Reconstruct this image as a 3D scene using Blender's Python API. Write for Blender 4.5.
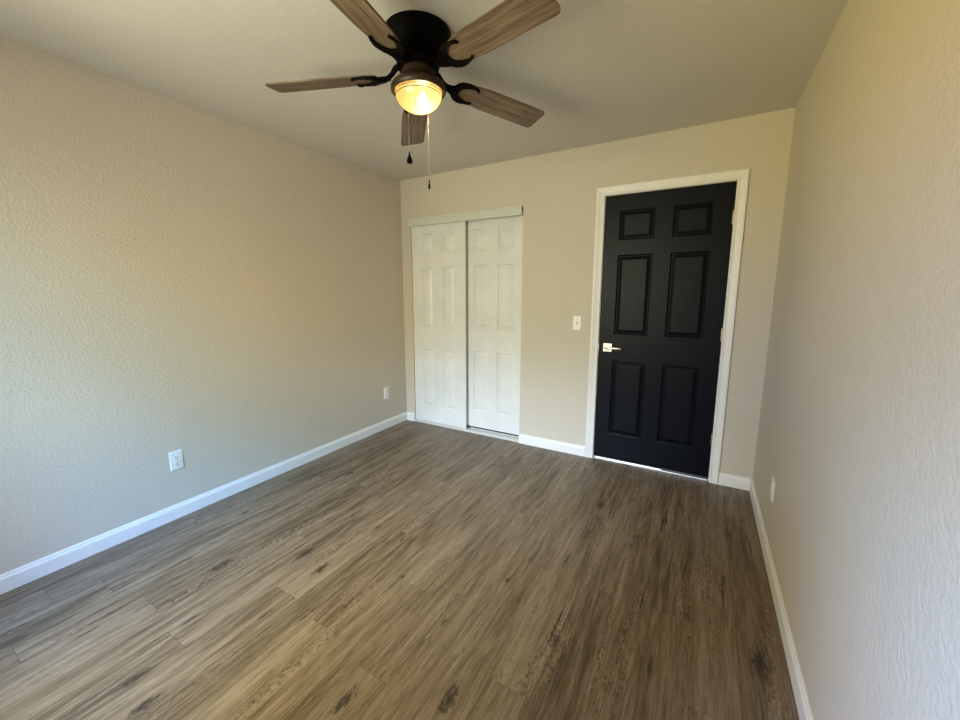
import bpy, bmesh, math, random
from mathutils import Vector, Matrix

for o in list(bpy.data.objects):
    bpy.data.objects.remove(o)
S = bpy.context.scene
C = S.collection
PI = math.pi

# ------------------------------------------------------------ room measures (m)
W, H, YF = 3.017, 2.413, -3.60          # room width, height, wall behind the camera
WX0, WX1, WZ0, WZ1 = 0.55, 1.90, 0.75, 2.08   # window opening in that wall
T = 0.12                                 # wall thickness

# ------------------------------------------------------------ camera
cam = bpy.data.cameras.new('camera')
co = bpy.data.objects.new('camera', cam)
C.objects.link(co)
yaw, pitch, roll = 0.530304, -0.154458, -0.00129
f = Vector((-math.sin(yaw) * math.cos(pitch), math.cos(yaw) * math.cos(pitch), math.sin(pitch)))
r = Vector((math.cos(yaw), math.sin(yaw), 0))
u = r.cross(f)
r2 = math.cos(roll) * r + math.sin(roll) * u
u2 = -math.sin(roll) * r + math.cos(roll) * u
M = Matrix((r2, u2, -f)).transposed().to_4x4()
M.translation = (2.64114, -3.11724, 1.3441)
co.matrix_world = M
cam.sensor_width = 36
cam.lens = 392.0223 / 960 * 36
cam.shift_x = (480 - 472.5128) / 960
cam.shift_y = -(360 - 352.8403) / 960
cam.clip_start = 0.02
S.camera = co

# ------------------------------------------------------------ world: what lies outside the window
# bands by height above the horizon (ground, low, mid, high) and side (by azimuth: F and L towards -x, C straight out, R and E towards +x)
ENV = {'GF': (20.3, 10.2, 0.0), 'GL': (19.6, 16.5, 6.1), 'GC': (16.4, 15.3, 10.8), 'GR': (8.8, 8.5, 6.5), 'GE': (0.1, 0.0, 0.0), 'LF': (11.6, 22.3, 38.4), 'LL': (12.8, 14.9, 20.2), 'LC': (18.6, 18.4, 14.0), 'LR': (18.0, 14.5, 6.5), 'LE': (5.0, 11.2, 15.0), 'MF': (53.5, 66.9, 108.3), 'ML': (11.5, 8.0, 0.0), 'MC': (46.0, 56.1, 69.4), 'MR': (6.3, 17.7, 26.5), 'ME': (7.0, 8.0, 9.0), 'HF': (12.6, 12.2, 13.1), 'HL': (0.0, 0.0, 0.0), 'HC': (35.5, 34.3, 22.2), 'HR': (26.7, 51.2, 99.6), 'HE': (5.0, 6.0, 8.0)}
w = bpy.data.worlds.new('world')
S.world = w
w.use_nodes = True
nt = w.node_tree
nt.nodes.clear()


def wn(kind, **props):
    nd = nt.nodes.new('ShaderNode' + kind)
    for k, v in props.items():
        setattr(nd, k, v)
    return nd


def wm(op, *args):
    nd = wn('Math', operation=op)
    for i, v in enumerate(args):
        if isinstance(v, (int, float)):
            nd.inputs[i].default_value = v
        else:
            nt.links.new(v, nd.inputs[i])
    return nd.outputs[0]


def wstep(v, a_, b_):
    nd = wn('MapRange', interpolation_type='SMOOTHSTEP')
    nt.links.new(v, nd.inputs['Value'])
    nd.inputs['From Min'].default_value = a_
    nd.inputs['From Max'].default_value = b_
    return nd.outputs[0]


tc = wn('TexCoord')
sx = wn('SeparateXYZ')
nt.links.new(tc.outputs['Generated'], sx.inputs[0])
dxw, dyw, dzw = sx.outputs
az = wm('DIVIDE', dxw, wm('SQRT', wm('ADD', wm('MULTIPLY', dxw, dxw), wm('ADD', wm('MULTIPLY', dyw, dyw), 1e-5))))
s0, s1, s2 = wstep(dzw, -0.06, 0.06), wstep(dzw, 0.22, 0.36), wstep(dzw, 0.46, 0.62)
af, a0, a1, ae = wstep(az, -0.82, -0.62), wstep(az, -0.48, -0.25), wstep(az, 0.22, 0.42), wstep(az, 0.58, 0.76)
EL = {'G': wm('SUBTRACT', 1.0, s0), 'L': wm('SUBTRACT', s0, s1), 'M': wm('SUBTRACT', s1, s2), 'H': s2}
AZ = {'F': wm('SUBTRACT', 1.0, af), 'L': wm('SUBTRACT', af, a0), 'C': wm('SUBTRACT', a0, a1), 'R': wm('SUBTRACT', a1, ae), 'E': ae}
total = None
for key, colr in ENV.items():
    wt = wm('MULTIPLY', EL[key[0]], AZ[key[1]])
    sc_ = wn('VectorMath', operation='SCALE')
    sc_.inputs[0].default_value = colr
    nt.links.new(wt, sc_.inputs['Scale'])
    if total is None:
        total = sc_.outputs[0]
    else:
        ad = wn('VectorMath', operation='ADD')
        nt.links.new(total, ad.inputs[0])
        nt.links.new(sc_.outputs[0], ad.inputs[1])
        total = ad.outputs[0]
bg = wn('Background')
wo = wn('OutputWorld')
nt.links.new(total, bg.inputs[0])
nt.links.new(bg.outputs[0], wo.inputs[0])

# portal that guides daylight sampling through the window opening
pl = bpy.data.lights.new('window_portal', 'AREA')
pl.shape = 'RECTANGLE'
pl.size, pl.size_y = WX1 - WX0, WZ1 - WZ0
pl.cycles.is_portal = True
po = bpy.data.objects.new('window_portal', pl)
po.location = ((WX0 + WX1) / 2, YF - T - 0.01, (WZ0 + WZ1) / 2)
po.rotation_euler = (PI / 2, 0, 0)
C.objects.link(po)

# daylight in the hallway behind the closed door
hl = bpy.data.lights.new('hall_light', 'AREA')
hl.shape = 'RECTANGLE'
hl.size, hl.size_y = 0.25, 0.3
hl.energy = 90
hl.color = (0.80, 0.90, 1.0)
ho = bpy.data.objects.new('hall_light', hl)
ho.location = (2.30, 0.42, 1.3)
C.objects.link(ho)

# fan lamp
LAMP_E = 32.0
LAMP_C = (1.0, 0.72, 0.36)

S.view_settings.view_transform = 'Standard'
S.view_settings.look = 'None'
S.view_settings.exposure = -0.04
S.view_settings.gamma = 1
S.view_settings.use_curve_mapping = False
S.cycles.use_denoising = True
S.cycles.denoising_prefilter = 'NONE'


# ------------------------------------------------------------ node helper
class NT:
    def __init__(self, name):
        self.m = bpy.data.materials.new(name)
        self.m.use_nodes = True
        self.t = self.m.node_tree
        self.t.nodes.clear()
        self.out = self.t.nodes.new('ShaderNodeOutputMaterial')

    def n(self, kind, ins=None, **props):
        nd = self.t.nodes.new('ShaderNode' + kind)
        for k, v in props.items():
            setattr(nd, k, v)
        for k, v in (ins or {}).items():
            self.put(nd.inputs[k], v)
        return nd

    def put(self, sock, v):
        if isinstance(v, bpy.types.NodeSocket):
            self.t.links.new(v, sock)
        elif isinstance(v, bpy.types.Node):
            self.t.links.new(v.outputs[0], sock)
        else:
            sock.default_value = v

    def m_(self, op, a, b=None, c=None, clamp=False):
        nd = self.n('Math', operation=op, use_clamp=clamp)
        for i, v in enumerate((a, b, c)):
            if v is not None:
                self.put(nd.inputs[i], v)
        return nd.outputs[0]

    def vec(self, x, y, z=0.0):
        return self.n('CombineXYZ', {0: x, 1: y, 2: z}).outputs[0]

    def ramp(self, fac, stops, interp='LINEAR'):
        nd = self.n('ValToRGB', {0: fac})
        r = nd.color_ramp
        r.interpolation = interp
        while len(r.elements) < len(stops):
            r.elements.new(0.5)
        for e, (p, c) in zip(r.elements, stops):
            e.position = p
        for e, (p, c) in zip(r.elements, stops):
            e.color = tuple(c) + (1,) if len(c) == 3 else c
        return nd.outputs[0]

    def mix(self, fac, a, b, blend='MIX'):
        nd = self.n('Mix', data_type='RGBA', blend_type=blend)
        self.put(nd.inputs[0], fac)
        for i, v in ((6, a), (7, b)):
            self.put(nd.inputs[i], v if not isinstance(v, tuple) or len(v) == 4 else v + (1,))
        return nd.outputs[2]

    def bsdf(self, color, rough, metallic=0.0, normal=None, spec=0.5, coat=0.0):
        if isinstance(color, tuple) and len(color) == 3:
            color = color + (1,)
        b = self.n('BsdfPrincipled', {'Base Color': color, 'Roughness': rough, 'Metallic': metallic,
                                      'Specular IOR Level': spec, 'Coat Weight': coat})
        if normal is not None:
            self.put(b.inputs['Normal'], normal)
        self.t.links.new(b.outputs[0], self.out.inputs[0])
        return b

    def coord(self):
        return self.n('TexCoord').outputs['Object']

    def bump(self, h, dist, strength=1.0):
        return self.n('Bump', {'Height': h, 'Distance': dist, 'Strength': strength}).outputs[0]


def paint(name, color, tex_scale=80, bump=0.0012, rough=0.6):
    a = NT(name)
    c = a.coord()
    n1 = a.n('TexNoise', {'Vector': c, 'Scale': tex_scale, 'Detail': 2.0, 'Roughness': 0.55, 'Distortion': 0.1})
    n2 = a.n('TexNoise', {'Vector': c, 'Scale': tex_scale * 2.6, 'Detail': 1.5, 'Roughness': 0.5})
    h1 = a.ramp(n1.outputs[0], [(0.36, (0, 0, 0)), (0.66, (1, 1, 1))])
    h = a.m_('ADD', h1, a.m_('MULTIPLY', n2.outputs[0], 0.45))
    b = a.bump(h, bump)
    n3 = a.n('TexNoise', {'Vector': c, 'Scale': 1.3, 'Detail': 2.0})
    k = a.ramp(n3.outputs[0], [(0.3, tuple(x * 0.985 for x in color)), (0.7, tuple(min(1, x * 1.015) for x in color))])
    a.bsdf(k, rough, normal=b, spec=0.35)
    return a.m


def plain(name, color, rough=0.45, metallic=0.0, spec=0.5, grain=0.0, gscale=120, coat=0.0):
    a = NT(name)
    c = a.coord()
    n1 = a.n('TexNoise', {'Vector': c, 'Scale': gscale, 'Detail': 3.0})
    k = a.ramp(n1.outputs[0], [(0.3, tuple(x * 0.96 for x in color)), (0.7, tuple(min(1, x * 1.04) for x in color))])
    b = a.bump(n1.outputs[0], 0.0004, 0.3 if grain == 0 else grain)
    a.bsdf(k, rough, metallic, normal=b, spec=spec, coat=coat)
    return a.m


def door_paint(name, color, rough, g=0.0005, spec=0.5):
    """moulded door skin: faint embossed vertical wood grain under the paint"""
    a = NT(name)
    c = a.coord()
    mpn = a.n('Mapping', {'Vector': c, 'Scale': (90, 90, 3.5)})
    n1 = a.n('TexNoise', {'Vector': mpn.outputs[0], 'Scale': 1.6, 'Detail': 4.0, 'Distortion': 0.6})
    b = a.bump(n1.outputs[0], g)
    n2 = a.n('TexNoise', {'Vector': c, 'Scale': 4.0, 'Detail': 2.0})
    k = a.ramp(n2.outputs[0], [(0.3, tuple(x * 0.95 for x in color)), (0.7, tuple(min(1, x * 1.05) for x in color))])
    a.bsdf(k, rough, normal=b, spec=spec)
    return a.m


# ------------------------------------------------------------ floor: vinyl oak planks with knots
def floor_material():
    a = NT('oak_vinyl_planks')
    PW, PL, X0 = 0.151, 1.22, -0.019
    s = a.n('SeparateXYZ', {0: a.coord()})
    x, y = s.outputs[0], s.outputs[1]
    cx = a.m_('DIVIDE', a.m_('SUBTRACT', x, X0), PW)
    col = a.m_('FLOOR', cx)
    fx = a.m_('SUBTRACT', cx, col)
    rnd = random.Random(11)
    ends = {2: -2.57, 3: -1.66, 6: -2.545, 7: -0.955, 13: -1.435, 12: -2.05, 14: -2.06, 17: -1.44, 18: -0.6, 10: -1.85}
    offs = []
    last = 0.3
    for k in range(22):
        if k in ends:
            o_ = (-ends[k]) % PL
        else:
            o_ = (last + rnd.uniform(0.3, 0.9)) % PL
        last = o_
        offs.append(o_ / PL)
    o = a.ramp(a.m_('DIVIDE', a.m_('ADD', col, 0.5), 22.0), [(k / 22, (v, v, v)) for k, v in enumerate(offs)], 'CONSTANT')
    cy = a.m_('DIVIDE', a.m_('ADD', y, a.m_('MULTIPLY', o, PL)), PL)
    row = a.m_('FLOOR', cy)
    fy = a.m_('SUBTRACT', cy, row)
    wn = a.n('TexWhiteNoise', {'Vector': a.vec(col, row, 3.0)}, noise_dimensions='3D')
    ws = a.n('SeparateColor', {0: wn.outputs['Color']})
    r1, r2_, r3 = ws.outputs[0], ws.outputs[1], ws.outputs[2]
    # seams
    ex = a.m_('MULTIPLY', a.m_('MINIMUM', fx, a.m_('SUBTRACT', 1.0, fx)), PW)
    ey = a.m_('MULTIPLY', a.m_('MINIMUM', fy, a.m_('SUBTRACT', 1.0, fy)), PL)
    seam = a.n('MapRange', {'Value': a.m_('MINIMUM', ex, ey), 'From Min': 0.0004, 'From Max': 0.0019, 'To Min': 1.0, 'To Max': 0.0}).outputs[0]
    # knots and cracks at places (x, y, size)
    knots = [(1.71, -2.373, 1.0), (2.009, -2.19, 1.1), (2.917, -1.519, 1.2), (0.668, -2.224, 1.0), (0.947, -1.956, 0.9),
             (1.117, -1.987, 0.9), (1.011, -2.694, 0.8), (1.153, -2.717, 0.8), (2.173, -0.702, 0.8), (1.113, -1.595, 0.35),
             (1.312, -1.618, 0.3), (1.502, -1.833, 0.3), (1.818, -1.948, 0.35), (1.943, -1.599, 0.45), (2.24, -1.80, 0.6),
             (2.54, -0.681, 0.6), (2.86, -0.66, 0.7), (0.45, -1.2, 0.8), (0.72, -0.62, 0.5), (1.38, -0.5, 0.6), (0.3, -1.9, 0.5)]
    kw = None
    kd = None
    # fray the knots with a small noise
    fr = a.n('TexNoise', {'Vector': a.vec(a.m_('MULTIPLY', x, 60.0), a.m_('MULTIPLY', y, 22.0)), 'Scale': 1.6, 'Detail': 5.0, 'Roughness': 0.7}).outputs[0]
    frs = a.m_('MULTIPLY', a.m_('SUBTRACT', fr, 0.52), 9.0)
    for kx, ky, sz in knots:
        dx = a.m_('DIVIDE', a.m_('SUBTRACT', x, kx), 0.030 * sz)
        dy = a.m_('DIVIDE', a.m_('SUBTRACT', y, ky), 0.075 * sz)
        d2 = a.m_('ADD', a.m_('MULTIPLY', dx, dx), a.m_('MULTIPLY', dy, dy))
        g = a.m_('EXPONENT', a.m_('MULTIPLY', d2, -0.8))
        wv = a.m_('MULTIPLY', a.m_('MULTIPLY', dx, g), -0.016 * sz)
        core = a.m_('MULTIPLY', a.m_('EXPONENT', a.m_('ADD', a.m_('MULTIPLY', d2, -2.6), frs)), 1.5)
        kw = wv if kw is None else a.m_('ADD', kw, wv)
        kd = core if kd is None else a.m_('ADD', kd, core)
    cracks = [(2.814, -1.2, 0.10), (2.815, -1.1, 0.05), (2.506, -1.411, 0.10), (2.221, -1.72, 0.14), (0.615, -2.72, 0.06),
              (1.336, -1.442, 0.05), (2.572, -1.725, 0.07), (2.53, -0.75, 0.12), (0.902, -2.471, 0.04), (1.146, -2.299, 0.05),
              (1.84, -0.88, 0.10), (2.14, -1.32, 0.08), (0.47, -2.3, 0.10), (0.62, -1.55, 0.12), (1.30, -2.2, 0.08),
              (1.52, -1.25, 0.10), (1.62, -0.62, 0.08), (2.40, -2.3, 0.12), (2.70, -2.1, 0.10), (0.95, -0.75, 0.09), (0.35, -0.9, 0.1)]
    for kx, ky, ln in cracks:
        dx = a.m_('DIVIDE', a.m_('SUBTRACT', x, kx), 0.0045)
        dy = a.m_('DIVIDE', a.m_('SUBTRACT', y, ky), ln * 0.6)
        d2 = a.m_('ADD', a.m_('MULTIPLY', dx, dx), a.m_('MULTIPLY', dy, dy))
        core = a.m_('MULTIPLY', a.m_('EXPONENT', a.m_('ADD', a.m_('MULTIPLY', d2, -1.0), frs)), 1.6)
        kd = a.m_('ADD', kd, core)
    # warped grain coordinates
    wob = a.n('TexNoise', {'Vector': a.vec(a.m_('MULTIPLY', x, 3.0), a.m_('MULTIPLY', y, 1.1), a.m_('MULTIPLY', r1, 20.0)),
                           'Scale': 1.0, 'Detail': 2.0}).outputs[0]
    ux = a.m_('ADD', a.m_('ADD', x, kw), a.m_('MULTIPLY', a.m_('SUBTRACT', wob, 0.5), 0.05))
    z = a.m_('MULTIPLY', r2_, 37.0)

    def g(sx_, sy_, det, zo=0.0, dist=0.0, rough=0.55):
        return a.n('TexNoise', {'Vector': a.vec(a.m_('MULTIPLY', ux, sx_), a.m_('MULTIPLY', y, sy_), a.m_('ADD', z, zo)),
                                'Scale': 1.0, 'Detail': det, 'Roughness': rough, 'Distortion': dist}).outputs[0]
    broad = g(9, 0.9, 2.0)
    med = g(38, 2.2, 4.0, 5.0, 0.3)
    fine = g(210, 7.0, 3.0, 9.0, 0.2, 0.65)
    pores = g(420, 22.0, 2.0, 2.0)
    # cathedral figure: contour lines of the broad noise
    fig = a.m_('MULTIPLY_ADD', a.m_('SINE', a.m_('MULTIPLY', g(7, 0.55, 1.5, 14.0, 0.0), 95.0)), 0.5, 0.5)
    figm = a.n('MapRange', {'Value': g(4, 0.8, 1.0, 22.0), 'From Min': 0.45, 'From Max': 0.65}).outputs[0]
    tick = g(150, 55.0, 2.0, 31.0, 0.6)      # short cross flecks of rough sawn bands
    tickm = a.n('MapRange', {'Value': g(14, 1.2, 1.0, 41.0), 'From Min': 0.56, 'From Max': 0.68}).outputs[0]
    v = a.m_('MULTIPLY', broad, 0.50)
    v = a.m_('MULTIPLY_ADD', med, 0.80, v)
    v = a.m_('MULTIPLY_ADD', fine, 0.85, v)
    v = a.m_('MULTIPLY_ADD', g(95, 11.0, 3.0, 63.0, 0.8, 0.7), 0.45, v)
    v = a.m_('MULTIPLY_ADD', a.m_('MULTIPLY', fig, figm), -0.10, v)
    v = a.m_('MULTIPLY_ADD', a.m_('MULTIPLY', a.m_('SUBTRACT', tick, 0.5), tickm), 1.3, v)
    v = a.m_('MULTIPLY_ADD', a.m_('SUBTRACT', r1, 0.5), 0.085, v)
    v = a.m_('SUBTRACT', v, 0.80)
    v = a.m_('ADD', a.m_('MULTIPLY', a.m_('SUBTRACT', v, 0.47), 1.05), 0.475)
    colr = a.ramp(v, [(0.20, (0.060, 0.040, 0.023)), (0.40, (0.133, 0.092, 0.055)), (0.55, (0.189, 0.136, 0.086)),
                      (0.80, (0.265, 0.206, 0.142))])
    streak = a.n('MapRange', {'Value': g(60, 1.6, 3.0, 51.0), 'From Min': 0.64, 'From Max': 0.76}).outputs[0]
    pr = a.n('MapRange', {'Value': pores, 'From Min': 0.60, 'From Max': 0.75}).outputs[0]
    colr = a.mix(a.m_('MULTIPLY', pr, 0.55), colr, (0.05, 0.035, 0.024))
    colr = a.mix(a.m_('MULTIPLY', streak, 0.35), colr, (0.055, 0.038, 0.026))
    colr = a.mix(a.m_('MULTIPLY', a.m_('MINIMUM', kd, 1.0), 0.9, clamp=True), colr, (0.022, 0.014, 0.009))
    colr = a.mix(a.m_('MULTIPLY', seam, 0.38), colr, (0.03, 0.022, 0.016))
    h = a.m_('SUBTRACT', a.m_('MULTIPLY_ADD', fine, 0.5, a.m_('MULTIPLY', med, 0.4)), a.m_('MULTIPLY', seam, 1.2))
    h = a.m_('SUBTRACT', h, a.m_('MULTIPLY', kd, 0.5, clamp=True))
    nrm = a.bump(h, 0.0007, 0.8)
    ro = a.n('MapRange', {'Value': v, 'To Min': 0.52, 'To Max': 0.40}).outputs[0]
    a.bsdf(colr, ro, normal=nrm, spec=0.5)
    return a.m


def blade_material():
    a = NT('weathered_wood_blade')
    c = a.coord()
    n1 = a.n('TexNoise', {'Vector': a.n('Mapping', {'Vector': c, 'Scale': (3.0, 60.0, 10.0)}).outputs[0], 'Scale': 1.0, 'Detail': 5.0, 'Distortion': 0.5})
    n2 = a.n('TexNoise', {'Vector': a.n('Mapping', {'Vector': c, 'Scale': (8.0, 220.0, 10.0)}).outputs[0], 'Scale': 1.0, 'Detail': 3.0})
    v = a.m_('MULTIPLY_ADD', n2.outputs[0], 0.4, a.m_('MULTIPLY', n1.outputs[0], 0.7))
    k = a.ramp(v, [(0.36, (0.04, 0.025, 0.015)), (0.52, (0.125, 0.085, 0.055)), (0.70, (0.24, 0.175, 0.12))])
    a.bsdf(k, 0.5, normal=a.bump(v, 0.0006), spec=0.4)
    return a.m


def bronze_material(name, base, rough, sp=0.04):
    a = NT(name)
    c = a.coord()
    n1 = a.n('TexNoise', {'Vector': c, 'Scale': 40.0, 'Detail': 3.0})
    k = a.ramp(n1.outputs[0], [(0.35, tuple(x * 0.7 for x in base)), (0.7, tuple(x * 1.3 for x in base))])
    a.bsdf(k, rough, metallic=0.1, normal=a.bump(n1.outputs[0], 0.0004, 0.5), spec=sp)
    return a.m


def glass_shade_material():
    a = NT('amber_frosted_glass')
    c = a.coord()
    n1 = a.n('TexNoise', {'Vector': c, 'Scale': 14.0, 'Detail': 2.0})
    k = a.ramp(n1.outputs[0], [(0.3, (0.036, 0.025, 0.012)), (0.7, (0.044, 0.031, 0.016))])
    tr = a.n('BsdfTranslucent', {'Color': k})
    df = a.n('BsdfDiffuse', {'Color': (0.05, 0.036, 0.02, 1)})
    tp = a.n('BsdfTransparent', {'Color': (1.0, 0.95, 0.85, 1)})
    gl = a.n('BsdfGlossy', {'Roughness': 0.15})
    m1 = a.n('MixShader', {0: 0.3, 1: tr.outputs[0], 2: df.outputs[0]})
    m2 = a.n('MixShader', {0: 0.10, 1: m1.outputs[0], 2: tp.outputs[0]})
    m3 = a.n('MixShader', {0: 0.05, 1: m2.outputs[0], 2: gl.outputs[0]})
    a.t.links.new(m3.outputs[0], a.out.inputs[0])
    return a.m


def pane_material():
    a = NT('window_glass')
    n1 = a.n('TexNoise', {'Vector': a.coord(), 'Scale': 2.0})
    tp = a.n('BsdfTransparent', {'Color': (0.97, 0.98, 0.98, 1)})
    gl = a.n('BsdfGlossy', {'Roughness': a.m_('MULTIPLY', n1.outputs[0], 0.02)})
    m1 = a.n('MixShader', {0: 0.05, 1: tp.outputs[0], 2: gl.outputs[0]})
    a.t.links.new(m1.outputs[0], a.out.inputs[0])
    return a.m


def emit_material(name, color, e):
    a = NT(name)
    em = a.n('Emission', {0: color + (1,), 1: e})
    tp = a.n('BsdfTransparent', {'Color': (1.0, 1.0, 1.0, 1)})
    ad = a.n('AddShader', {0: em.outputs[0], 1: tp.outputs[0]})
    a.t.links.new(ad.outputs[0], a.out.inputs[0])
    return a.m


WALL = paint('greige_wall_paint', (0.60, 0.545, 0.455), bump=0.0011)
CEIL = paint('ceiling_paint', (0.62, 0.59, 0.53), 48, 0.0004, 0.8)
WHITE = door_paint('white_closet_door_paint', (0.75, 0.75, 0.73), 0.42, 0.0003)
TRIM = plain('white_trim_paint', (0.80, 0.79, 0.77), 0.4)
NAVY = door_paint('navy_door_paint', (0.0020, 0.0030, 0.0065), 0.40, 0.0006, 0.15)
FLOOR = floor_material()
TRACK = plain('white_metal_track', (0.62, 0.62, 0.58), 0.45)
FASCIA = plain('almond_metal_fascia', (0.60, 0.62, 0.55), 0.5)
NICKEL = plain('satin_nickel', (0.62, 0.58, 0.50), 0.28, metallic=1.0)
STRIP = plain('aluminium_strip', (0.55, 0.56, 0.57), 0.35, metallic=0.6)
PLASTIC = plain('white_plastic', (0.82, 0.82, 0.80), 0.35)
DARK = plain('dark_slot', (0.01, 0.01, 0.01), 0.7)
RUBBER = plain('grey_rubber_sweep', (0.10, 0.10, 0.11), 0.6)
BRONZE = bronze_material('dark_oiled_bronze', (0.0025, 0.0018, 0.0016), 0.55)
BRONZE2 = bronze_material('brown_bronze', (0.030, 0.016, 0.009), 0.4, 0.35)
BLADE = blade_material()
GLASS = glass_shade_material()
PANE = pane_material()
BRASS = plain('brass_chain', (0.50, 0.42, 0.30), 0.35, metallic=1.0)
BULB = emit_material('lit_bulb', (1.0, 0.80, 0.50), 8)
HALLW = plain('hall_wall_paint', (0.75, 0.75, 0.74), 0.7)


# ------------------------------------------------------------ mesh helpers
def obj(name, bm, mat, parent=None, smooth=False, kind=None):
    me = bpy.data.meshes.new(name)
    bmesh.ops.recalc_face_normals(bm, faces=bm.faces)
    bm.to_mesh(me)
    bm.free()
    me.materials.append(mat)
    if smooth:
        for p in me.polygons:
            p.use_smooth = True
        try:
            me.set_sharp_from_angle(angle=math.radians(40))
        except Exception:
            pass
    o = bpy.data.objects.new(name, me)
    C.objects.link(o)
    if parent:
        o.parent = parent
    if kind:
        o['kind'] = kind
    return o


def struct(name, bm, mat, parent=None, smooth=False):
    return obj(name, bm, mat, parent, smooth, None if parent else 'structure')


def box(bm, x0, x1, y0, y1, z0, z1, bev=0.0):
    m = Matrix.Translation(((x0 + x1) / 2, (y0 + y1) / 2, (z0 + z1) / 2)) @ Matrix.Diagonal((x1 - x0, y1 - y0, z1 - z0, 1))
    g = bmesh.ops.create_cube(bm, size=1, matrix=m)
    if bev:
        es = list({e for v in g['verts'] for e in v.link_edges})
        bmesh.ops.bevel(bm, geom=es, offset=bev, segments=2, profile=0.5, affect='EDGES')
    return bm


def B(*a, **k):
    return box(bmesh.new(), *a, **k)


def lathe(prof, seg=48, bm=None, cap=False):
    bm = bm or bmesh.new()
    rings = []
    for rr, z in prof:
        if rr < 1e-5:
            rings.append([bm.verts.new((0, 0, z))])
        else:
            rings.append([bm.verts.new((rr * math.cos(2 * PI * i / seg), rr * math.sin(2 * PI * i / seg), z)) for i in range(seg)])
    for A, Bq in zip(rings, rings[1:]):
        for i in range(seg):
            j = (i + 1) % seg
            if len(A) == 1 and len(Bq) == 1:
                continue
            if len(A) == 1:
                bm.faces.new((A[0], Bq[i], Bq[j]))
            elif len(Bq) == 1:
                bm.faces.new((A[i], A[j], Bq[0]))
            else:
                bm.faces.new((A[i], A[j], Bq[j], Bq[i]))
    return bm


def prism(pts, z0, z1, bm=None):
    bm = bm or bmesh.new()
    a = [bm.verts.new((p[0], p[1], z0)) for p in pts]
    b = [bm.verts.new((p[0], p[1], z1)) for p in pts]
    bm.faces.new(a)
    bm.faces.new(b)
    n = len(pts)
    for i in range(n):
        bm.faces.new((a[i], a[(i + 1) % n], b[(i + 1) % n], b[i]))
    return bm


def tube(pts, rad, seg=8, bm=None):
    bm = bm or bmesh.new()
    rings = []
    for i, p in enumerate(pts):
        p = Vector(p)
        d = (Vector(pts[min(i + 1, len(pts) - 1)]) - Vector(pts[max(i - 1, 0)])).normalized()
        a = d.cross(Vector((0, 0, 1)) if abs(d.z) < 0.9 else Vector((1, 0, 0))).normalized()
        b = d.cross(a)
        rr = rad[i] if isinstance(rad, (list, tuple)) else rad
        rings.append([bm.verts.new(p + rr * (math.cos(2 * PI * k / seg) * a + math.sin(2 * PI * k / seg) * b)) for k in range(seg)])
    for A, Q in zip(rings, rings[1:]):
        for k in range(seg):
            bm.faces.new((A[k], A[(k + 1) % seg], Q[(k + 1) % seg], Q[k]))
    bm.faces.new(rings[0])
    bm.faces.new(rings[-1])
    return bm


def sweep(path, prof, closed=False):
    """profile points (u, v): u away from the opening in the wall plane, v out of the wall (towards -y).
    path is a list of (x, z, ux, uz): point and the direction that u takes there (mitre included)."""
    bm = bmesh.new()
    rows = [[bm.verts.new((x + u_ * ux, -v_, z + u_ * uz)) for u_, v_ in prof] for x, z, ux, uz in path]
    for A, Q in zip(rows, rows[1:]):
        for k in range(len(prof)):
            j = (k + 1) % len(prof)
            bm.faces.new((A[k], A[j], Q[j], Q[k]))
    bm.faces.new(rows[0])
    bm.faces.new(rows[-1])
    return bm


# ------------------------------------------------------------ room shell
DX0, DX1, DZ = 1.9549, 2.7649, 2.040      # door opening between the jambs
KX0, KX1, KZ = 0.114, 1.2993, 2.040       # closet opening

struct('floor', B(0, W, YF, 1.5, -0.05, 0.0), FLOOR)
struct('ceiling', B(0, W, YF, 0, H, H + 0.1), CEIL)
struct('wall_left', B(-T, 0, YF, 0, -0.05, H + 0.1), WALL)
struct('wall_right', B(W, W + T, YF, 0, -0.05, H + 0.1), WALL)
bm = bmesh.new()
RX0, RX1, RZ = DX0 - 0.02, DX1 + 0.02, DZ + 0.02
box(bm, -T, KX0, 0, T, 0, KZ)
box(bm, KX1, RX0, 0, T, 0, KZ)
box(bm, KX1, RX0, 0, T, KZ, RZ)
box(bm, -T, KX1, 0, T, KZ, RZ)
box(bm, RX1, W + T, 0, T, 0, RZ)
box(bm, -T, W + T, 0, T, RZ, H + 0.1)
bmesh.ops.remove_doubles(bm, verts=bm.verts, dist=1e-5)
# drop the coincident inner faces so that the wall is one clean skin
seen = {}
for fc in list(bm.faces):
    c = fc.calc_center_median()
    key = tuple(round(v, 4) for v in c)
    if key in seen:
        seen[key].append(fc)
    else:
        seen[key] = [fc]
bmesh.ops.delete(bm, geom=[fc for l in seen.values() if len(l) > 1 for fc in l], context='FACES')
struct('wall_back', bm, WALL)
bm = bmesh.new()
box(bm, -T, WX0, YF - T, YF, -0.05, H + 0.1)
box(bm, WX1, W + T, YF - T, YF, -0.05, H + 0.1)
box(bm, WX0, WX1, YF - T, YF, -0.05, WZ0)
box(bm, WX0, WX1, YF - T, YF, WZ1, H + 0.1)
struct('wall_front', bm, WALL)

# closet interior and hallway behind the far wall
bm = bmesh.new()
box(bm, -T, 0, T, 0.85, 0, H)
box(bm, 1.42, 1.50, T, 0.77, 0, H)
box(bm, 0, 1.50, 0.77, 0.85, 0, H)
box(bm, 0, 1.42, T, 0.77, H - 0.02, H)
struct('wall_closet', bm, HALLW)
bm = bmesh.new()
box(bm, 1.50, 1.56, T, 1.5, 0, H)
box(bm, W, W + T, T, 1.5, 0, H)
box(bm, 1.50, W + T, 1.5, 1.6, 0, H)
box(bm, 1.56, W, T, 1.5, H, H + 0.08)
struct('wall_hall', bm, HALLW)

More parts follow.
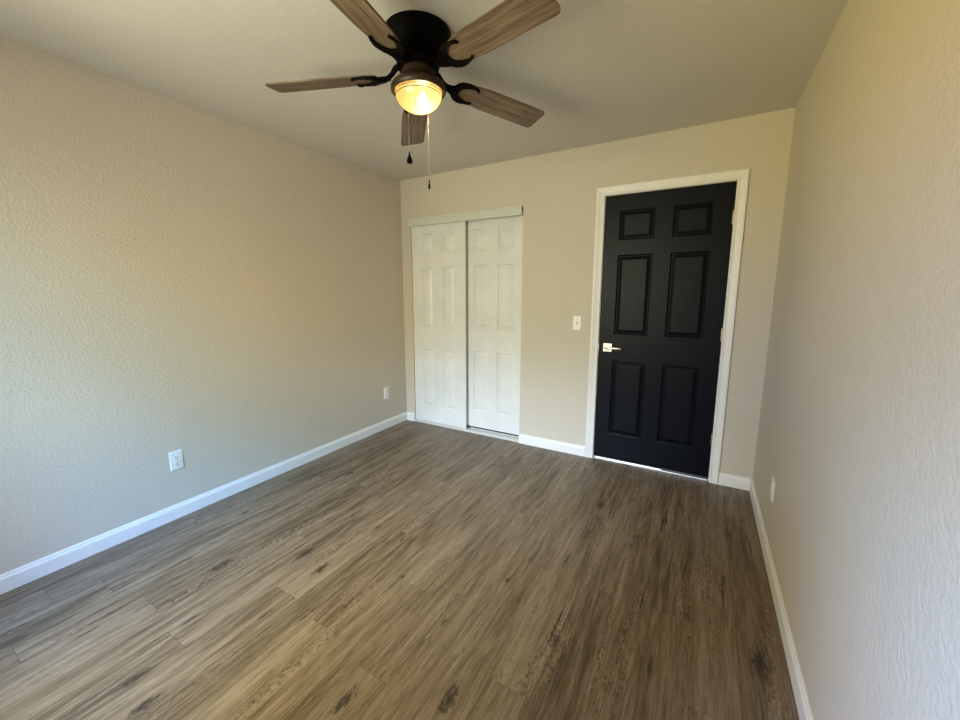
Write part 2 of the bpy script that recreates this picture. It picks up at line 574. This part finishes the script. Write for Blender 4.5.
# window behind the camera
bm = bmesh.new()
fw = 0.05
yy0, yy1 = YF - 0.09, YF - 0.04
box(bm, WX0, WX0 + fw, yy0, yy1, WZ0, WZ1)
box(bm, WX1 - fw, WX1, yy0, yy1, WZ0, WZ1)
box(bm, WX0 + fw, WX1 - fw, yy0, yy1, WZ0, WZ0 + fw)
box(bm, WX0 + fw, WX1 - fw, yy0, yy1, WZ1 - fw, WZ1)
xm = (WX0 + WX1) / 2
box(bm, xm - 0.025, xm + 0.025, yy0, yy1, WZ0 + fw, WZ1 - fw)
win = struct('window_1', bm, TRIM)
bm = bmesh.new()
box(bm, WX0 + fw, xm - 0.025, YF - 0.067, YF - 0.063, WZ0 + fw, WZ1 - fw)
obj('window_pane', bm, PANE, win)
bm = bmesh.new()
box(bm, xm + 0.025, WX1 - fw, YF - 0.067, YF - 0.063, WZ0 + fw, WZ1 - fw)
obj('window_pane', bm, PANE, win)
obj('window_sill', B(WX0 - 0.04, WX1 + 0.04, YF - 0.04, YF + 0.05, WZ0 - 0.025, WZ0 - 0.0005, bev=0.004), TRIM, win)

# baseboards: profile (out of the wall, up)
BBH, BBT = 0.086, 0.013
BP = [(0, 0), (BBT, 0), (BBT, BBH - 0.022), (BBT - 0.002, BBH - 0.016), (BBT - 0.005, BBH - 0.012), (BBT - 0.006, BBH - 0.004), (BBT - 0.009, BBH), (0, BBH)]


def board(name, p0, p1, n):
    """p0, p1 on the wall line at floor level; n points into the room"""
    bm = bmesh.new()
    R = [[bm.verts.new((p[0] + n[0] * a_, p[1] + n[1] * a_, b_ + 0.0006)) for a_, b_ in BP] for p in (p0, p1)]
    for k in range(len(BP)):
        j = (k + 1) % len(BP)
        bm.faces.new((R[0][k], R[0][j], R[1][j], R[1][k]))
    bm.faces.new(R[0])
    bm.faces.new(R[1])
    return struct(name, bm, TRIM)


board('baseboard_left', (0, YF), (0, 0), (1, 0))
board('baseboard_right', (W, YF), (W, 0), (-1, 0))
board('baseboard_back', (BBT, 0), (KX0, 0), (0, -1))
board('baseboard_back', (KX1, 0), (DX0 - 0.066, 0), (0, -1))
board('baseboard_back', (DX1 + 0.060, 0), (W - BBT, 0), (0, -1))
board('baseboard_front', (BBT, YF), (W - BBT, YF), (0, 1))

# door frame: jambs, stop and mitred colonial casing
CP = [(0, 0), (0, 0.008), (0.004, 0.011), (0.010, 0.011), (0.018, 0.0085), (0.030, 0.011), (0.044, 0.016), (0.054, 0.017), (0.059, 0.015), (0.060, 0.0)]
i0, i1, it = DX0 - 0.003, DX1 - 0.001, DZ + 0.003
q = [(i0, 0.0006, -1, 0), (i0, it, -1, 1), (i1, it, 1, 1), (i1, 0.0006, 1, 0)]
bm = sweep(q, CP)
for x0, x1 in ((DX0 - 0.019, DX0), (DX1, DX1 + 0.019)):
    box(bm, x0, x1, 0.0, T, 0.0006, DZ + 0.019)
box(bm, DX0, DX1, 0.0, T, DZ, DZ + 0.019)
for x0, x1 in ((DX0, DX0 + 0.011), (DX1 - 0.011, DX1)):
    box(bm, x0, x1, 0.042, 0.075, 0.0006, DZ)
box(bm, DX0 + 0.011, DX1 - 0.011, 0.042, 0.075, DZ - 0.011, DZ)
struct('trim_1', bm, TRIM)


# ------------------------------------------------------------ panelled doors
def panel_door(name, x0, x1, y, z0, z1, thick, cols, rows, mat, d=0.009, fieldw=0.030):
    """cols, rows: (start, end) of the panel recesses, in world x and z. The face looks to -y."""
    bm = bmesh.new()
    X = [x0] + [v for c in cols for v in c] + [x1]
    Z = [z0] + [v for c in rows for v in c] + [z1]

    def quad(a, b, c, e):
        bm.faces.new([bm.verts.new(p) for p in (a, b, c, e)])

    def ring(A, ya, Bq, yb):
        (ax0, ax1, az0, az1), (bx0, bx1, bz0, bz1) = A, Bq
        oa = [(ax0, ya, az0), (ax1, ya, az0), (ax1, ya, az1), (ax0, ya, az1)]
        ob = [(bx0, yb, bz0), (bx1, yb, bz0), (bx1, yb, bz1), (bx0, yb, bz1)]
        for k in range(4):
            j = (k + 1) % 4
            quad(oa[k], oa[j], ob[j], ob[k])

    def inset(A, s):
        return (A[0] + s, A[1] - s, A[2] + s, A[3] - s)
    for i in range(len(X) - 1):
        for k in range(len(Z) - 1):
            A = (X[i], X[i + 1], Z[k], Z[k + 1])
            if i % 2 and k % 2:
                st = [(0, 0), (0.003, 0.0012), (0.0075, d * 0.85), (0.010, d), (0.014, d), (0.017, d * 0.85), (fieldw, 0.0022), (fieldw + 0.003, 0.0015)]
                for (s0, d0), (s1, d1) in zip(st, st[1:]):
                    ring(inset(A, s0), y + d0, inset(A, s1), y + d1)
                a = inset(A, st[-1][0])
                yy = y + st[-1][1]
                quad((a[0], yy, a[2]), (a[1], yy, a[2]), (a[1], yy, a[3]), (a[0], yy, a[3]))
            else:
                quad((A[0], y, A[2]), (A[1], y, A[2]), (A[1], y, A[3]), (A[0], y, A[3]))
    # sides and back, cut at the same stations so that the skin closes
    yb = y + thick
    for xx in (x0, x1):
        for k in range(len(Z) - 1):
            quad((xx, y, Z[k]), (xx, yb, Z[k]), (xx, yb, Z[k + 1]), (xx, y, Z[k + 1]))
    for zz in (z0, z1):
        for i in range(len(X) - 1):
            quad((X[i], y, zz), (X[i + 1], y, zz), (X[i + 1], yb, zz), (X[i], yb, zz))
    for i in range(len(X) - 1):
        for k in range(len(Z) - 1):
            quad((X[i], yb, Z[k]), (X[i + 1], yb, Z[k]), (X[i + 1], yb, Z[k + 1]), (X[i], yb, Z[k + 1]))
    bmesh.ops.remove_doubles(bm, verts=bm.verts, dist=1e-5)
    return struct(name, bm, mat)


# entry door
YD = 0.004
door = panel_door('door_1', DX0 + 0.004, DX1 - 0.003, YD, 0.022, DZ - 0.004, 0.035,
                  [(2.062, 2.300), (2.414, 2.650)], [(0.228, 0.815), (1.022, 1.612), (1.718, 1.928)], NAVY, d=0.011, fieldw=0.034)
for zc in (1.817, 1.055, 0.314):
    bm = bmesh.new()
    kx = DX1 + 0.001
    for k in range(5):
        za = zc - 0.044 + k * 0.0176
        tube([(kx, YD - 0.006, za + 0.0004), (kx, YD - 0.006, za + 0.0170)], 0.0058, 12, bm)
    tube([(kx, YD - 0.006, zc + 0.044), (kx, YD - 0.006, zc + 0.049)], 0.004, 10, bm)
    box(bm, kx - 0.010, kx + 0.001, YD - 0.0025, YD + 0.001, zc - 0.044, zc + 0.044)
    obj('hinge', bm, NICKEL, door, True)
# lever set on a square rosette
lx, lz = 2.024, 0.918
lev = obj('lever_handle', B(lx - 0.033, lx + 0.033, YD - 0.010, YD - 0.0002, lz - 0.033, lz + 0.033, bev=0.002), NICKEL, door)
lev['label'] = 'satin nickel lever handle on a square plate'
bm = bmesh.new()
tube([(lx, YD - 0.008, lz), (lx, YD - 0.050, lz)], 0.0105, 16, bm)
box(bm, lx - 0.012, lx + 0.108, YD - 0.056, YD - 0.046, lz - 0.0065, lz + 0.0065, bev=0.0025)
obj('lever', bm, NICKEL, lev, True)
bm = bmesh.new()
tube([(lx - 0.022, YD - 0.0095, lz + 0.0), (lx - 0.022, YD - 0.0125, lz + 0.0)], 0.003, 10, bm)
obj('privacy_pin', bm, DARK, lev)
# strike plate edge on the jamb side
obj('strike_plate', B(DX0 + 0.0002, DX0 + 0.0030, -0.0085, 0.010, lz - 0.028, lz + 0.028), NICKEL, door)
# sweep along the door's foot
obj('door_sweep', B(DX0 + 0.50, DX1 - 0.006, YD - 0.004, YD - 0.0003, 0.014, 0.030), RUBBER, door)
# metal strip on the floor below the door
struct('trim_2', B(DX0 + 0.001, DX1 - 0.001, 0.010, 0.045, 0.0, 0.0035, bev=0.0012), STRIP)

# closet: bypass doors, the left one in front
dl = panel_door('door_2', KX0 + 0.004, 0.732, 0.008, 0.026, 2.020, 0.020,
                [(0.226, 0.362), (0.466, 0.612)], [(0.188, 0.775), (0.995, 1.580), (1.700, 1.892)], WHITE, d=0.014, fieldw=0.036)
dr = panel_door('door_3', 0.645, KX1 - 0.003, 0.070, 0.040, 2.020, 0.028,
                [(0.780, 0.942), (1.030, 1.194)], [(0.198, 0.790), (1.000, 1.588), (1.706, 1.900)], WHITE, d=0.014, fieldw=0.036)
# fascia: a thin bent sheet, open at its right end
bm = bmesh.new()
FX0, FX1 = 0.104, 1.296
box(bm, FX0, FX1, -0.026, -0.0235, 1.972, 2.043)
box(bm, FX0, FX1, -0.0235, 0.10, 2.0395, 2.043)
box(bm, FX0, FX1, -0.0235, -0.012, 1.972, 1.9745)
box(bm, FX0, FX0 + 0.002, -0.0235, -0.001, 1.9745, 2.0395)
bmesh.ops.translate(bm, verts=bm.verts, vec=(0, 0, -0.004))
tf = struct('trim_3', bm, FASCIA)
# floor track with two grooves
bm = bmesh.new()
box(bm, KX0 + 0.001, KX1 - 0.001, 0.000, 0.103, 0.0, 0.004)
for y0, zt in ((0.000, 0.023), (0.046, 0.014), (0.098, 0.014)):
    box(bm, KX0 + 0.001, KX1 - 0.001, y0, y0 + 0.005, 0.004, zt)
struct('trim_4', bm, TRACK)


# ------------------------------------------------------------ things on the walls
def thing(name, label, cat, loc, rot=(0, 0, 0), group=None):
    o = bpy.data.objects.new(name, None)
    o.empty_display_size = 0.05
    C.objects.link(o)
    o.location = loc
    o.rotation_euler = rot
    o['label'] = label
    o['category'] = cat
    if group:
        o['group'] = group
    return o


def plate_mesh():
    # local: plate in xz, facing -y, wall at y = 0
    bm = bmesh.new()
    w2, h2 = 0.035, 0.0575
    st = [(0, 0.0), (0, -0.002), (0.002, -0.0045), (0.006, -0.006)]
    R = []
    for s_, yy in st:
        R.append([bm.verts.new(p) for p in ((-w2 + s_, yy, -h2 + s_), (w2 - s_, yy, -h2 + s_), (w2 - s_, yy, h2 - s_), (-w2 + s_, yy, h2 - s_))])
    for A, Q in zip(R, R[1:]):
        for k in range(4):
            bm.faces.new((A[k], A[(k + 1) % 4], Q[(k + 1) % 4], Q[k]))
    bm.faces.new(R[-1])
    bm.faces.new(R[0])
    return bm


def make_outlet(label, loc, rz):
    t = thing('electrical_outlet', label, 'outlet', loc, (0, 0, rz), 'duplex wall outlets')
    obj('cover_plate', plate_mesh(), PLASTIC, t)
    for sz in (-1, 1):
        pts = []
        for k in range(24):
            an = 2 * PI * k / 24
            pts.append((0.0170 * math.cos(an), max(-0.0135, min(0.0135, 0.0170 * math.sin(an)))))
        bm = prism([(p[0], p[1]) for p in pts], 0.0, 0.0025)
        bmesh.ops.rotate(bm, verts=bm.verts, matrix=Matrix.Rotation(PI / 2, 3, 'X'))
        bmesh.ops.translate(bm, verts=bm.verts, vec=(0, -0.0058, sz * 0.0195))
        rc = obj('receptacle', bm, PLASTIC, t)
        bm = bmesh.new()
        box(bm, -0.0072, -0.0050, -0.0088, -0.0080, sz * 0.0195 - 0.001, sz * 0.0195 + 0.007)
        box(bm, 0.0050, 0.0072, -0.0088, -0.0080, sz * 0.0195 - 0.001, sz * 0.0195 + 0.006)
        tube([(0, -0.0080, sz * 0.0195 - 0.0075), (0, -0.0088, sz * 0.0195 - 0.0075)], 0.0026, 10, bm)
        obj('slots', bm, DARK, rc)
    obj('screw', tube([(0, -0.0055, 0), (0, -0.0072, 0)], 0.0032, 12), NICKEL, t)
    return t


def dup(root, label, loc, rot):
    r_ = root.copy()
    C.objects.link(r_)
    r_.location, r_.rotation_euler = loc, rot
    r_['label'] = label
    for ch in list(root.children):
        c_ = ch.copy()
        C.objects.link(c_)
        c_.parent = r_
        for g_ in ch.children:
            d_ = g_.copy()
            C.objects.link(d_)
            d_.parent = c_
    return r_


o1 = make_outlet('white duplex outlet on the left wall, the nearer and larger one above the long baseboard', (0, -2.103, 0.355), -PI / 2)
o1.rotation_euler = (0, 0, PI / 2)
dup(o1, 'small white outlet on the left wall near the corner by the closet', (0, -0.298, 0.356), (0, 0, PI / 2))
dup(o1, 'white outlet seen nearly edge-on, low on the right wall past the door', (W, -0.736, 0.348), (0, 0, -PI / 2))

sw = thing('light_switch', 'white toggle light switch on the far wall between closet and navy door', 'light switch', (1.7811, 0, 1.0975))
obj('cover_plate', plate_mesh(), PLASTIC, sw)
bm = bmesh.new()
box(bm, -0.0045, 0.0045, -0.0064, -0.0058, -0.010, 0.010)
fr_ = obj('toggle_slot', bm, DARK, sw)
bm = B(-0.004, 0.004, -0.018, -0.0062, -0.004, 0.004, bev=0.001)
bmesh.ops.rotate(bm, verts=bm.verts, cent=(0, -0.006, 0), matrix=Matrix.Rotation(math.radians(-25), 3, 'X'))
obj('toggle', bm, PLASTIC, sw)
for zz in (-0.030, 0.030):
    obj('screw', tube([(0, -0.0055, zz), (0, -0.0070, zz)], 0.003, 12), NICKEL, sw)

# ------------------------------------------------------------ ceiling fan
FX, FY, FZ = 1.5211, -1.6585, 2.2536
fan = thing('ceiling_fan', 'dark bronze ceiling fan with five wooden blades and lit bowl light', 'ceiling fan', (FX, FY, H))
Z0 = FZ - H            # blade plane in local z (local 0 = ceiling)
obj('motor_housing', lathe([(0.001, -0.0005), (0.137, -0.0005), (0.1395, -0.004), (0.1395, -0.016), (0.137, -0.030), (0.132, -0.048), (0.122, -0.068),
                            (0.108, -0.085), (0.093, -0.096), (0.088, -0.100), (0.001, -0.100)], 64), BRONZE, fan, True)
rot = obj('rotor', lathe([(0.001, -0.101), (0.084, -0.101), (0.089, -0.105), (0.090, -0.112), (0.090, -0.130), (0.085, -0.138), (0.074, -0.142), (0.001, -0.142)], 64), BRONZE, fan, True)
obj('switch_housing', lathe([(0.001, -0.1425), (0.068, -0.1425), (0.070, -0.148), (0.071, -0.162), (0.076, -0.174), (0.090, -0.186), (0.106, -0.197),
                             (0.115, -0.207), (0.1175, -0.216), (0.116, -0.226), (0.111, -0.231), (0.102, -0.230), (0.100, -0.222), (0.001, -0.216)], 64), BRONZE2, fan, True)
gp = [(0.0985, -0.222)]
RG, DG = 0.0985, 0.074
for k in range(1, 19):
    an = k / 18 * PI / 2
    gp.append((RG * math.cos(an) if k < 18 else 0.0, -0.232 - DG * math.sin(an) * 1.0))
gp.insert(1, (0.0995, -0.227))
inner = [(max(0.0, p[0] - 0.003), p[1] + 0.003) for p in reversed(gp[2:])]
inner[0] = (0.0, inner[0][1])
sh = obj('glass_shade', lathe(gp, 64), GLASS, fan, True)
sh['label'] = 'lit amber frosted glass bowl'
bm = bmesh.new()
for pz, pr in ((-0.234, 0.0990), (-0.246, 0.0975)):
    n = 64
    tube([(pr * math.cos(2 * PI * k / n), pr * math.sin(2 * PI * k / n), pz) for k in range(n + 1)], 0.0016, 6, bm)
obj('rim_rib', bm, GLASS, sh, True)
# bulb, offset from the axis like the socket it sits in
bx, by = 0.020, 0.004
bm = lathe([(0.0, -0.222), (0.012, -0.222), (0.013, -0.234), (0.022, -0.246), (0.0255, -0.258), (0.024, -0.270), (0.015, -0.280), (0.0, -0.284)], 24)
bmesh.ops.translate(bm, verts=bm.verts, vec=(bx, by, -0.008))
bl = obj('light_bulb', bm, BULB, fan, True)
bl['label'] = 'glowing warm white bulb'
bl.visible_shadow = True
ld = bpy.data.lights.new('fan_lamp', 'POINT')
ld.energy = LAMP_E
ld.color = LAMP_C
ld.shadow_soft_size = 0.028
lo = bpy.data.objects.new('fan_lamp', ld)
lo.location = (FX + bx, FY + by, H - 0.272)
C.objects.link(lo)

# blades
RB0, RB1, BW = 0.175, 0.660, 0.135
PH = 2.3145
DPH = [-0.0233, -0.0040, 0.0420, -0.0363, 0.0216]
TIP = -0.0215          # droop of the tips below the hub, and a slight lean of the whole fan
LEAN = (0.0163, -0.0433)
PITCH = math.radians(-12)


def blade_mesh():
    pts = []
    hw0, hw1 = 0.052, BW / 2
    rc = 0.022
    # root corners, rounded
    for k in range(7):
        an = PI / 2 + k / 6 * PI / 2
        pts.append((RB0 + 0.03 + 0.03 * math.cos(an), hw0 - 0.03 + 0.03 * math.sin(an)))
    for k in range(7):
        an = PI + k / 6 * PI / 2
        pts.append((RB0 + 0.03 + 0.03 * math.cos(an), -hw0 + 0.03 + 0.03 * math.sin(an)))
    pts.append((RB0 + 0.16, -hw1 + 0.002))
    for k in range(7):
        an = -PI / 2 + k / 6 * PI / 2
        pts.append((RB1 - rc + rc * math.cos(an), -hw1 + rc + rc * math.sin(an)))
    for k in range(7):
        an = k / 6 * PI / 2
        pts.append((RB1 - rc + rc * math.cos(an), hw1 - rc + rc * math.sin(an)))
    pts.append((RB0 + 0.16, hw1 - 0.002))
    bm = prism(pts, -0.003, 0.003)
    return bm


def bracket_mesh():
    """blade iron: arm from the rotor, then an open crescent with two prongs under the blade root"""
    bm = bmesh.new()
    n = 14
    outer, inn = [], []
    # crescent: outer arc hugs the root, inner arc hollow, prongs reach outwards along the edges
    for k in range(n + 1):
        an = math.radians(62 + 236 * k / n)
        outer.append((RB0 + 0.052 + 0.066 * math.cos(an), 0.063 * math.sin(an)))
    for k in range(n + 1):
        an = math.radians(298 - 236 * k / n)
        inn.append((RB0 + 0.082 + 0.060 * math.cos(an) * 1.0, 0.044 * math.sin(an)))
    # stitch the band
    for zz in (-0.0095, -0.0035):
        pass
    O0 = [bm.verts.new((p[0], p[1], -0.010)) for p in outer]
    I0 = [bm.verts.new((p[0], p[1], -0.010)) for p in reversed(inn)]
    O1 = [bm.verts.new((p[0], p[1], -0.0032)) for p in outer]
    I1 = [bm.verts.new((p[0], p[1], -0.0032)) for p in reversed(inn)]
    for k in range(n):
        bm.faces.new((O0[k], O0[k + 1], I0[k + 1], I0[k]))
        bm.faces.new((O1[k], O1[k + 1], I1[k + 1], I1[k]))
        bm.faces.new((O0[k], O0[k + 1], O1[k + 1], O1[k]))
        bm.faces.new((I0[k], I0[k + 1], I1[k + 1], I1[k]))
    bm.faces.new((O0[0], I0[0], I1[0], O1[0]))
    bm.faces.new((O0[-1], I0[-1], I1[-1], O1[-1]))
    # scrolls at the prong ends and a centre boss
    for sgn in (-1, 1):
        tube([(RB0 + 0.086, sgn * 0.050, -0.007), (RB0 + 0.100, sgn * 0.046, -0.008), (RB0 + 0.106, sgn * 0.036, -0.009)], [0.007, 0.006, 0.004], 8, bm)
        tube([(RB0 - 0.052, sgn * 0.006, -0.004), (RB0 - 0.020, sgn * 0.016, -0.010), (RB0 + 0.004, sgn * 0.030, -0.009), (RB0 + 0.016, sgn * 0.046, -0.008)], [0.006, 0.006, 0.005, 0.005], 8, bm)
    for px, py in ((RB0 + 0.012, 0), (RB0 + 0.035, 0.047), (RB0 + 0.035, -0.047)):
        tube([(px, py, -0.008), (px, py, -0.014)], [0.007, 0.004], 10, bm)
    # arm back to the rotor
    tube([(0.080, 0, 0.036), (0.096, 0, 0.030), (0.114, 0, 0.010), (0.135, 0, -0.003), (RB0, 0, -0.006)], [0.013, 0.012, 0.010, 0.010, 0.012], 10, bm)
    return bm


bmesh_me = None
for k in range(5):
    a_ = PH + k * 2 * PI / 5 + DPH[k]
    beta = math.atan((TIP + 0.6576 * (LEAN[0] * math.cos(a_) + LEAN[1] * math.sin(a_))) / 0.6576)
    if k == 0:
        bo = obj('fan_blade', blade_mesh(), BLADE, fan)
        br = obj('blade_bracket', bracket_mesh(), BRONZE, fan, True)
        b0, r0 = bo, br
    else:
        bo = b0.copy()
        br = r0.copy()
        C.objects.link(bo)
        C.objects.link(br)
        bo.parent = br.parent = fan
    for o_ in (bo, br):
        o_.location = (0, 0, Z0)
        o_.rotation_euler = (Matrix.Rotation(a_, 4, 'Z') @ Matrix.Rotation(-beta, 4, 'Y') @ Matrix.Rotation(PITCH, 4, 'X')).to_euler()


# pull chains
def chain(dx, dy, zt, zb, rad, mat, label, bend=None):
    pts = []
    n = int((zt - zb) / 0.0036)
    bm = bmesh.new()
    m = 10
    tube([(dx, dy, zt + (zb - zt) * k / m) for k in range(m + 1)], rad * 0.6, 6, bm)
    for k in range(0, n, 1):
        zc = zt - (k + 0.5) * 0.0036
        bmesh.ops.create_icosphere(bm, subdivisions=1, radius=rad, matrix=Matrix.Translation((dx, dy, zc)))
    o = obj('pull_chain', bm, mat, fan, True)
    o['label'] = label
    return o


c1 = (0.030, -0.109)
c2 = (-0.030, 0.105)
ch1 = chain(c1[0], c1[1], -0.222, -0.500, 0.0010, BRASS, 'thin chain with a black teardrop fob')
bm = lathe([(0.0, -0.500), (0.0022, -0.501), (0.003, -0.510), (0.005, -0.516), (0.0095, -0.527), (0.0120, -0.536), (0.0105, -0.545), (0.0, -0.549)], 20)
bmesh.ops.translate(bm, verts=bm.verts, vec=(c1[0], c1[1], 0))
obj('pull_fob', bm, BRONZE, ch1, True)
ch2 = chain(c2[0], c2[1], -0.230, -0.553, 0.0011, BRASS, 'longer bright chain with a small fob')
bm = lathe([(0.0, -0.553), (0.003, -0.554), (0.0035, -0.563), (0.002, -0.566), (0.0045, -0.573), (0.006, -0.585), (0.004, -0.593), (0.0, -0.594)], 16)
bmesh.ops.translate(bm, verts=bm.verts, vec=(c2[0], c2[1], 0))
obj('pull_fob', bm, BRONZE, ch2, True)
